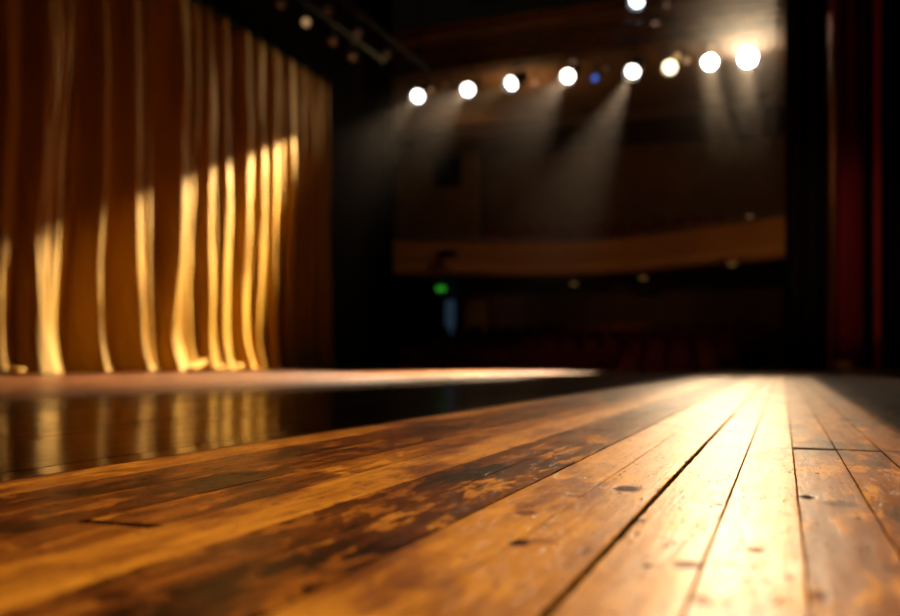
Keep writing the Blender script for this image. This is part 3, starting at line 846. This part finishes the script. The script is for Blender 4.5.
for k in range(8): bm.faces.new((lo[k], lo[(k + 1) % 8], hi[(k + 1) % 8], hi[k]))
o = link('haze', bm, m)
tag(o, 'thin theatre haze hanging around the row of lit lanterns', 'haze', kind='stuff')

# ------------------------------------------------------------------ added fill lights for the house, and dim general light
def point(loc, power, col, radius=.15, name='house_light'):
    L = bpy.data.lights.new(name, 'POINT'); L.energy = power; L.color = col; L.shadow_soft_size = radius
    o = bpy.data.objects.new(name, L); COL.objects.link(o); o.location = loc
    return o
point((-6.5, 22.5, 6.9), 38, (1, .62, .28))  # added fills without fixtures, to brighten the dim auditorium
point((-1.0, 22.0, 6.9), 36, (1, .62, .28))
point((-9.0, 25.5, 6.6), 12, (1, .6, .26))
point((1.5, 19.5, 3.0), 14, (1, .6, .25))
def wash(loc, tgt, power, col, ang, radius=.2, name='wash_light'):
    L = bpy.data.lights.new(name, 'SPOT'); L.energy = power; L.color = col; L.spot_size = math.radians(ang); L.spot_blend = 1.0; L.shadow_soft_size = radius
    o = bpy.data.objects.new(name, L); COL.objects.link(o); o.location = loc
    o.rotation_mode = 'QUATERNION'; o.rotation_quaternion = (Vector(tgt) - Vector(loc)).to_track_quat('-Z', 'Y')
    return o
wash(PX[1] + Vector((-.1, -.2, -.08)), (-8.0, 9.5, 3.4), 650, (1, .7, .32), 46, .05)       # the soft outer field of the second lantern grazing the curtain
wash((0.35, 9.0, 4.6), (.80, 13.9, 1.7), 130, (1, .55, .4), 34)  # added wash without a fixture, brightens the red curtain
o = wash(SPILL, (0, 0, 2.0), 5000, (1, .76, .48), 60, .04, 'flare_light')  # added to make the haze glow around the brightest lantern
sp = Vector(SPILL)
beam_gobo(o.data, sp, [((-3, -1.5, .6), (3, -1.5, .6), sp + Vector((0, -1, 3)), .04)], o.rotation_quaternion)
wash(SPILL, (0, 0, .6), 640, (1, .78, .5), 64, .04, 'spill_light')
wash((-5.0, 27.5, 2.3), (-5.0, 31, 1.2), 9, (1, .55, .25), 130, .05, 'house_light')  # added fills for the rear wall, doors and balcony moulding
wash((-9.6, 28.6, 2.3), (-9.8, 31, 1.6), 5, (1, .6, .25), 100, .05, 'house_light')
wash((.8, 18.9, 1.7), (-.2, 20.9, 2.7), 22, (1, .58, .22), 50, .05, 'house_light')
W = bpy.data.worlds.new('dark_house'); scn.world = W; W.use_nodes = True
W.node_tree.nodes['Background'].inputs[0].default_value = (1, .7, .45, 1)
W.node_tree.nodes['Background'].inputs[1].default_value = .002

# ------------------------------------------------------------------ camera
cam = bpy.data.cameras.new('camera'); co = bpy.data.objects.new('camera', cam); COL.objects.link(co)
mw = Matrix((CR, CU, -CF)).transposed().to_4x4(); mw.translation = CC
co.matrix_world = mw
cam.sensor_width = 36; cam.sensor_fit = 'HORIZONTAL'; cam.lens = 35.0; cam.shift_y = 53 / 900; cam.clip_start = .02; cam.clip_end = 200
cam.dof.use_dof = True; cam.dof.focus_distance = 1.2; cam.dof.aperture_fstop = 2.6; cam.dof.aperture_blades = 0
scn.camera = co
vsn = scn.view_settings
vsn.view_transform = 'Standard'; vsn.look = 'None'; vsn.gamma = 1.0; vsn.exposure = 0.0; vsn.use_curve_mapping = False
scn.cycles.use_denoising = True
try: scn.cycles.denoiser = 'OPENIMAGEDENOISE'
except Exception: pass
scn.cycles.max_bounces = 6; scn.cycles.diffuse_bounces = 2; scn.cycles.volume_bounces = 0; scn.cycles.volume_step_rate = 1.0
scn.cycles.sample_clamp_indirect = 4.0
